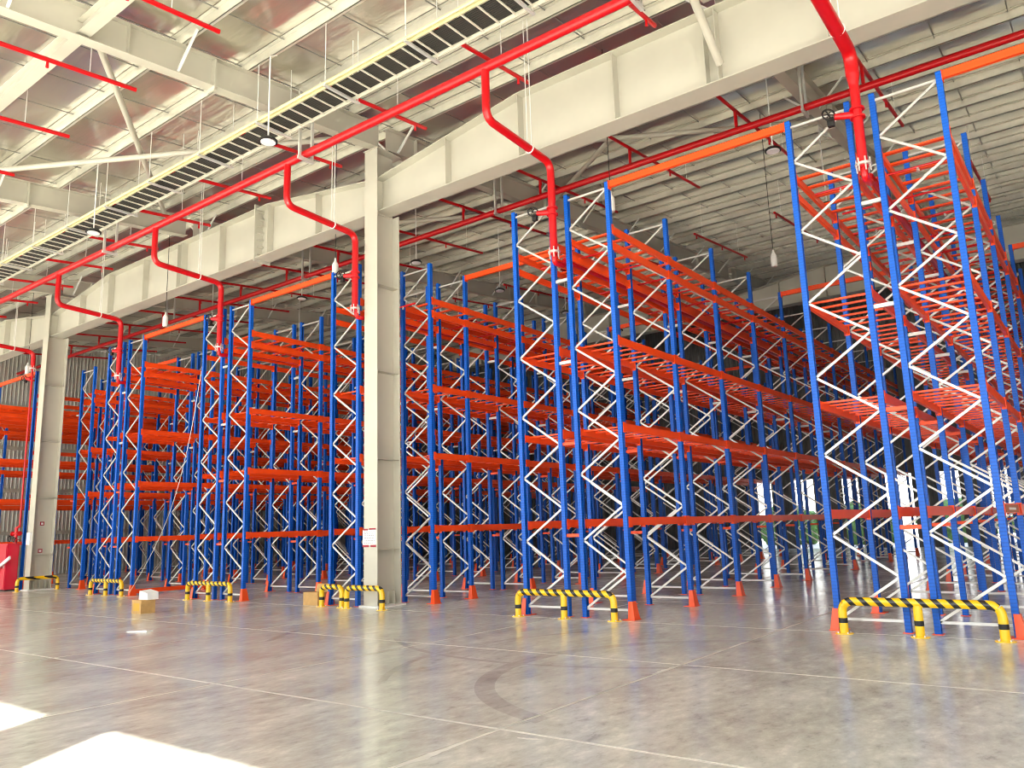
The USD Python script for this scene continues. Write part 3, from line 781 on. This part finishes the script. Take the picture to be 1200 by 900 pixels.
# ------------------------------------------------------------------ barriers
def barrier(x0, x1, y, legs, label, y1=None, hgt=0.46):
    y1 = y if y1 is None else y1
    t = thing('safety_barrier', label, 'barrier', ((x0 + x1) / 2, (y + y1) / 2, 0))
    a, b = np.array([x0 - x1, y - y1]) / 2, np.array([x1 - x0, y1 - y]) / 2
    P = lambda e, z: (e[0], e[1], z)
    d = (b - a) / np.linalg.norm(b - a)
    path = bend([P(a, 0.20), P(a, hgt), P(b, hgt), P(b, 0.20)], 0.16, 6)
    n = len(path)
    obj('rail', Geo().tube(path[4:n - 4], 0.062, 14), 'hazard', t, smooth=40, label='black and yellow striped rail')
    for k in range(legs):
        e = a + (b - a) * k / (legs - 1)
        ends = k in (0, legs - 1)
        lg = Geo()
        if ends:
            seg = path[:5] if k == 0 else path[::-1][:5]
            lg.tube([P(e, 0.012)] + [tuple(q) for q in seg], 0.0615, 14)
        else:
            lg.tube([P(e, 0.012), P(e, hgt - 0.03)], 0.0615, 14)
        l_ = obj('leg', lg, 'yellow', t, smooth=40)
        bd = Geo().tube([P(e, 0.155), P(e, 0.225)], 0.0632, 14)
        obj('black_band', bd, 'black', l_, smooth=40, label='black band round the leg')
        bp = obj('base_plate', Geo().disc((e[0], e[1], 0.006), 0.125, 0.012, 16), 'yellow', t)
        bo = Geo()
        for q in range(4):
            an = q * math.pi / 2 + 0.78; bo.disc((e[0] + 0.095 * math.cos(an), e[1] + 0.095 * math.sin(an), 0.02), 0.012, 0.02, 6)
        obj('anchor_bolts', bo, 'chrome', bp)
    return t
barrier(-3.44, -1.42, 12.42, 3, 'striped floor barrier nearest the camera, before the right-hand rack')
barrier(-9.46, -7.34, 12.50, 3, 'yellow and black striped floor barrier before the middle rack')
barrier(-15.28, -14.56, 12.50, 2, 'short striped floor barrier left of the central column, beside the carton')
barrier(-14.28, -13.12, 12.40, 2, 'yellow and black floor barrier wrapped before the foot of the central column')
barrier(-21.05, -19.00, 12.50, 3, 'striped floor barrier before the rack next left of the central column')
barrier(-26.75, -24.75, 12.50, 3, 'striped floor barrier before the rack with the low beam')
barrier(-31.74, -31.74, 12.25, 2, 'yellow and black floor barrier at the foot of the left column', y1=13.62)

# ------------------------------------------------------------------ small things
def ground_box(name, loc, rz, size, label, paper):
    t = thing(name, label, 'box', loc)
    UsdGeom.Xformable(stage.GetPrimAtPath(t)).AddRotateZOp().Set(rz)
    w, d, h = size; th = 0.006
    g = Geo().box(-w/2, w/2, -d/2, d/2, 0, th)
    g.box(-w/2, w/2, -d/2, -d/2 + th, th, h).box(-w/2, w/2, d/2 - th, d/2, th, h).box(-w/2, -w/2 + th, -d/2 + th, d/2 - th, th, h).box(w/2 - th, w/2, -d/2 + th, d/2 - th, th, h)
    obj('box_body', g, 'card', t)
    return t, w, d, h
t, w, d, h = ground_box('cardboard_box', (-18.45, 9.86, 0), 0, (0.42, 0.34, 0.30), 'small cardboard box standing alone on the open floor with white packing on top', True)
obj('printed_panel', Geo().box(-0.13, 0.13, -d/2 - 0.002, -d/2, 0.06, 0.24), 'card_print', t, label='yellow-brown printed panel')
obj('top_flap', Geo().box(-w/2, w/2, -d/2, d/2, h, h + 0.006), 'card', t)
g = Geo(); v = []
pk = Geo().box(-0.19, 0.20, -0.13, 0.14, 0, 0.17)
pv = pk.v[0]; pv[4:, 2] += np.array([0.03, -0.02, 0.05, 0.0]); pv[4:, 0] *= 0.9
pk.v[0] = pv + [-18.40, 9.94, h + 0.006]
obj('packing_bag', pk, 'paper', label='white crumpled packing lying on the cardboard box', cat='packing')
t, w, d, h = ground_box('cardboard_carton', (-15.83, 12.80, 0), 4, (0.50, 0.40, 0.30), 'open cardboard carton left of the barrier at the central column', False)
obj('top_flap', Geo().add([(-w/2, d/2, h), (w/2, d/2, h), (w/2, d/2 + 0.06, h + 0.18), (-w/2, d/2 + 0.06, h + 0.18), (-w/2, d/2 + 0.006, h), (w/2, d/2 + 0.006, h), (w/2, d/2 + 0.066, h + 0.18), (-w/2, d/2 + 0.066, h + 0.18)],
                        [(0, 1, 2), (0, 2, 3), (4, 6, 5), (4, 7, 6), (0, 5, 1), (0, 4, 5), (3, 2, 6), (3, 6, 7), (0, 3, 7), (0, 7, 4), (1, 5, 6), (1, 6, 2)]), 'card', t)
obj('top_flap', Geo().box(-w/2 - 0.002, w/2, -d/2, d/2 - 0.2, h, h + 0.006), 'card', t)
sc = Geo().add([(-14.98, 7.70, 0.0), (-14.55, 7.86, 0.0), (-14.58, 8.0, 0.0), (-14.95, 7.80, 0.0), (-14.98, 7.70, 0.012), (-14.55, 7.86, 0.035), (-14.58, 8.0, 0.02), (-14.95, 7.80, 0.01)], [(0, 2, 1), (0, 3, 2), (4, 5, 6), (4, 6, 7), (0, 1, 5), (0, 5, 4), (1, 2, 6), (1, 6, 5), (2, 3, 7), (2, 7, 6), (3, 0, 4), (3, 4, 7)])
obj('paper_scrap', sc, 'paper', label='white paper scrap lying flat on the open floor', cat='scrap')

# notice on the central column, print too small to read
nt = thing('notice_sheet', 'white notice sheet taped with red strips on the central column', 'notice', (COLX[1] - 0.02, 12.738, 1.37))
obj('sheet', Geo().box(-0.24, 0.21, 0.003, 0.008, 0.02, 0.37), 'paper', nt)
obj('red_tape', Geo().box(-0.24, -0.03, 0.0, 0.003, -0.02, 0.03), 'tape_red', nt)
obj('red_tape', Geo().box(0.03, 0.21, 0.0, 0.003, -0.02, 0.03), 'tape_red', nt)
obj('red_tape', Geo().box(-0.22, -0.06, 0.0, 0.003, 0.36, 0.40), 'tape_red', nt)
obj('red_tape', Geo().box(-0.02, 0.20, 0.0, 0.003, 0.375, 0.41), 'tape_red', nt)
pr = Geo(); rr = random.Random(3)
for z in (0.07, 0.12, 0.18, 0.235, 0.285, 0.325):
    x = -0.18
    while x < 0.13:
        l = rr.uniform(0.02, 0.07); pr.box(x, min(x + l, 0.16), 0.001, 0.003, z, z + 0.012); x += l + 0.018
obj('print_lines', pr, 'ink', nt, label='grey lines of small print')

# red cabinet, valve set and white pole at the left column
cb = thing('hose_cabinet', 'tall red hose cabinet left of the left column', 'cabinet', (-33.25, 12.45, 0))
obj('body', Geo().box(-0.42, 0.42, -0.20, 0.20, 0.06, 1.70), 'cabinet', cb)
obj('plinth', Geo().box(-0.38, 0.38, -0.17, 0.17, 0, 0.06), 'black', cb)
obj('door', Geo().box(-0.39, 0.39, -0.222, -0.203, 0.10, 1.66), 'cabinet', cb)
obj('handle', Geo().box(0.28, 0.31, -0.25, -0.223, 0.82, 1.0), 'chrome', cb)
obj('top_cap', Geo().box(-0.44, 0.44, -0.225, 0.21, 1.70, 1.725), 'cabinet', cb)
vs = thing('valve_set', 'red sprinkler alarm valve set standing on the red cabinet', 'valve', (row_left(5) + W / 2 - 0.95, 12.45, 1.725))
obj('pipe', Geo().tube([(0, 0.0, 0), (0, 0.0, 0.55), (0, 0.11, 0.62)], 0.055, 10), 'red', vs, smooth=40)
obj('cross_pipe', Geo().tube([(-0.3, 0, 0.35), (0.3, 0, 0.35)], 0.04, 10), 'red', vs, smooth=40)
for s in (-0.3, 0.3):
    obj('flange', Geo().disc((s, 0, 0.35), 0.085, 0.03, 14, axis=0), 'red', vs)
obj('flange', Geo().disc((0, 0, 0.12), 0.11, 0.03, 14), 'red', vs)
hwg = Geo().torus((-0.18, -0.14, 0.16), 0.10, 0.015, (0, 1, 0), 16, 6).bar((-0.28, -0.14, 0.16), (-0.08, -0.14, 0.16), 0.015, 0.015)
hwg.torus((0.2, -0.14, 0.13), 0.09, 0.015, (0, 1, 0), 16, 6).bar((0.11, -0.14, 0.13), (0.29, -0.14, 0.13), 0.015, 0.015)
hwg.bar((-0.18, -0.14, 0.16), (-0.05, 0, 0.2), 0.02, 0.02).bar((0.2, -0.14, 0.13), (0.05, 0, 0.2), 0.02, 0.02)
obj('handwheels', hwg, 'black', vs, label='black handwheels')
obj('white_pole', Geo().bar((-35.4, 12.1, 0.02), (-32.3, 12.16, 1.22), 0.05, 0.11), 'paper', label='white pole leaning across the red cabinet at the left edge', cat='pole')
for (z, nm) in ((2.35, 'upper'), (1.35, 'lower')):
    s_ = Geo().box(COLX[2] + 0.0085, COLX[2] + 0.0125, 13.05, 13.20, z, z + 0.14)
    o_ = obj('warning_sticker', s_, 'tape_red', label=f'small red square sticker, {nm} one on the left column', cat='sticker')
    obj('pale_centre', Geo().box(COLX[2] + 0.0125, COLX[2] + 0.014, 13.085, 13.165, z + 0.03, z + 0.10), 'paper', o_)
bx = Geo().box(COLX[2] - 0.15, COLX[2] + 0.15, 12.68, 12.749, 1.65, 2.1)
obj('white_box', bx, 'paper', label='white panel fixed on the front of the left column above its foot', cat='panel')

# label plate on the first-level beam at the right edge
lbx = row_left(0) + W + 0.026
lb = obj('beam_label', Geo().box(lbx, lbx + 0.006, Y0 + 0.35, Y0 + 2.1, 1.665, 1.775), 'label_brown', label='brown label strip on the lowest orange beam at the right edge', cat='label')
pr = Geo(); y = Y0 + 0.75
while y < Y0 + 1.7:
    l = rr.uniform(0.05, 0.10); pr.box(lbx + 0.006, lbx + 0.008, y, y + l, 1.70, 1.735); y += l + 0.03
obj('print_line', pr, 'paper', lb, label='line of pale small print')

# slack rope from a rack foot up to the next row
p0, p1 = np.array((-24.62, 12.68, 0.10)), np.array((-21.27, 12.78, 6.6))
pts = [p0 + (p1 - p0) * t + np.array([0.55 * math.sin(math.pi * t), 0, -0.55 * math.sin(math.pi * t)]) for t in np.linspace(0, 1, 16)]
obj('slack_rope', Geo().tube(pts, 0.009, 7), 'galv', smooth=40, label='pale slack rope slanting up between two racks left of centre', cat='rope')

# clipped hedges outside the far openings
def hedge(x0, x1, y, label):
    import trimesh
    m = trimesh.creation.icosphere(4, 1.0); v = np.array(m.vertices)
    n = meshkit.fbm(v * 3.1 + x0, 4, 3)
    v = v * (0.8 + 0.45 * n)[:, None] * [(x1 - x0) / 2, 0.9, 1.5] + [(x0 + x1) / 2, y, 1.1]
    v[:, 2] = np.maximum(v[:, 2], 0.0 - 0.03)
    obj('hedge', (v, np.array(m.faces)), 'hedge', label=label, cat='hedge', group='hedges outside the far openings')
for k in range(6):
    hedge(-26 + 5.2 * k, -21.6 + 5.2 * k, 55 + (k % 2) * 1.5, f'green hedge in daylight beyond the far wall opening, {["first", "second", "third", "fourth", "fifth", "sixth"][k]} from the left')
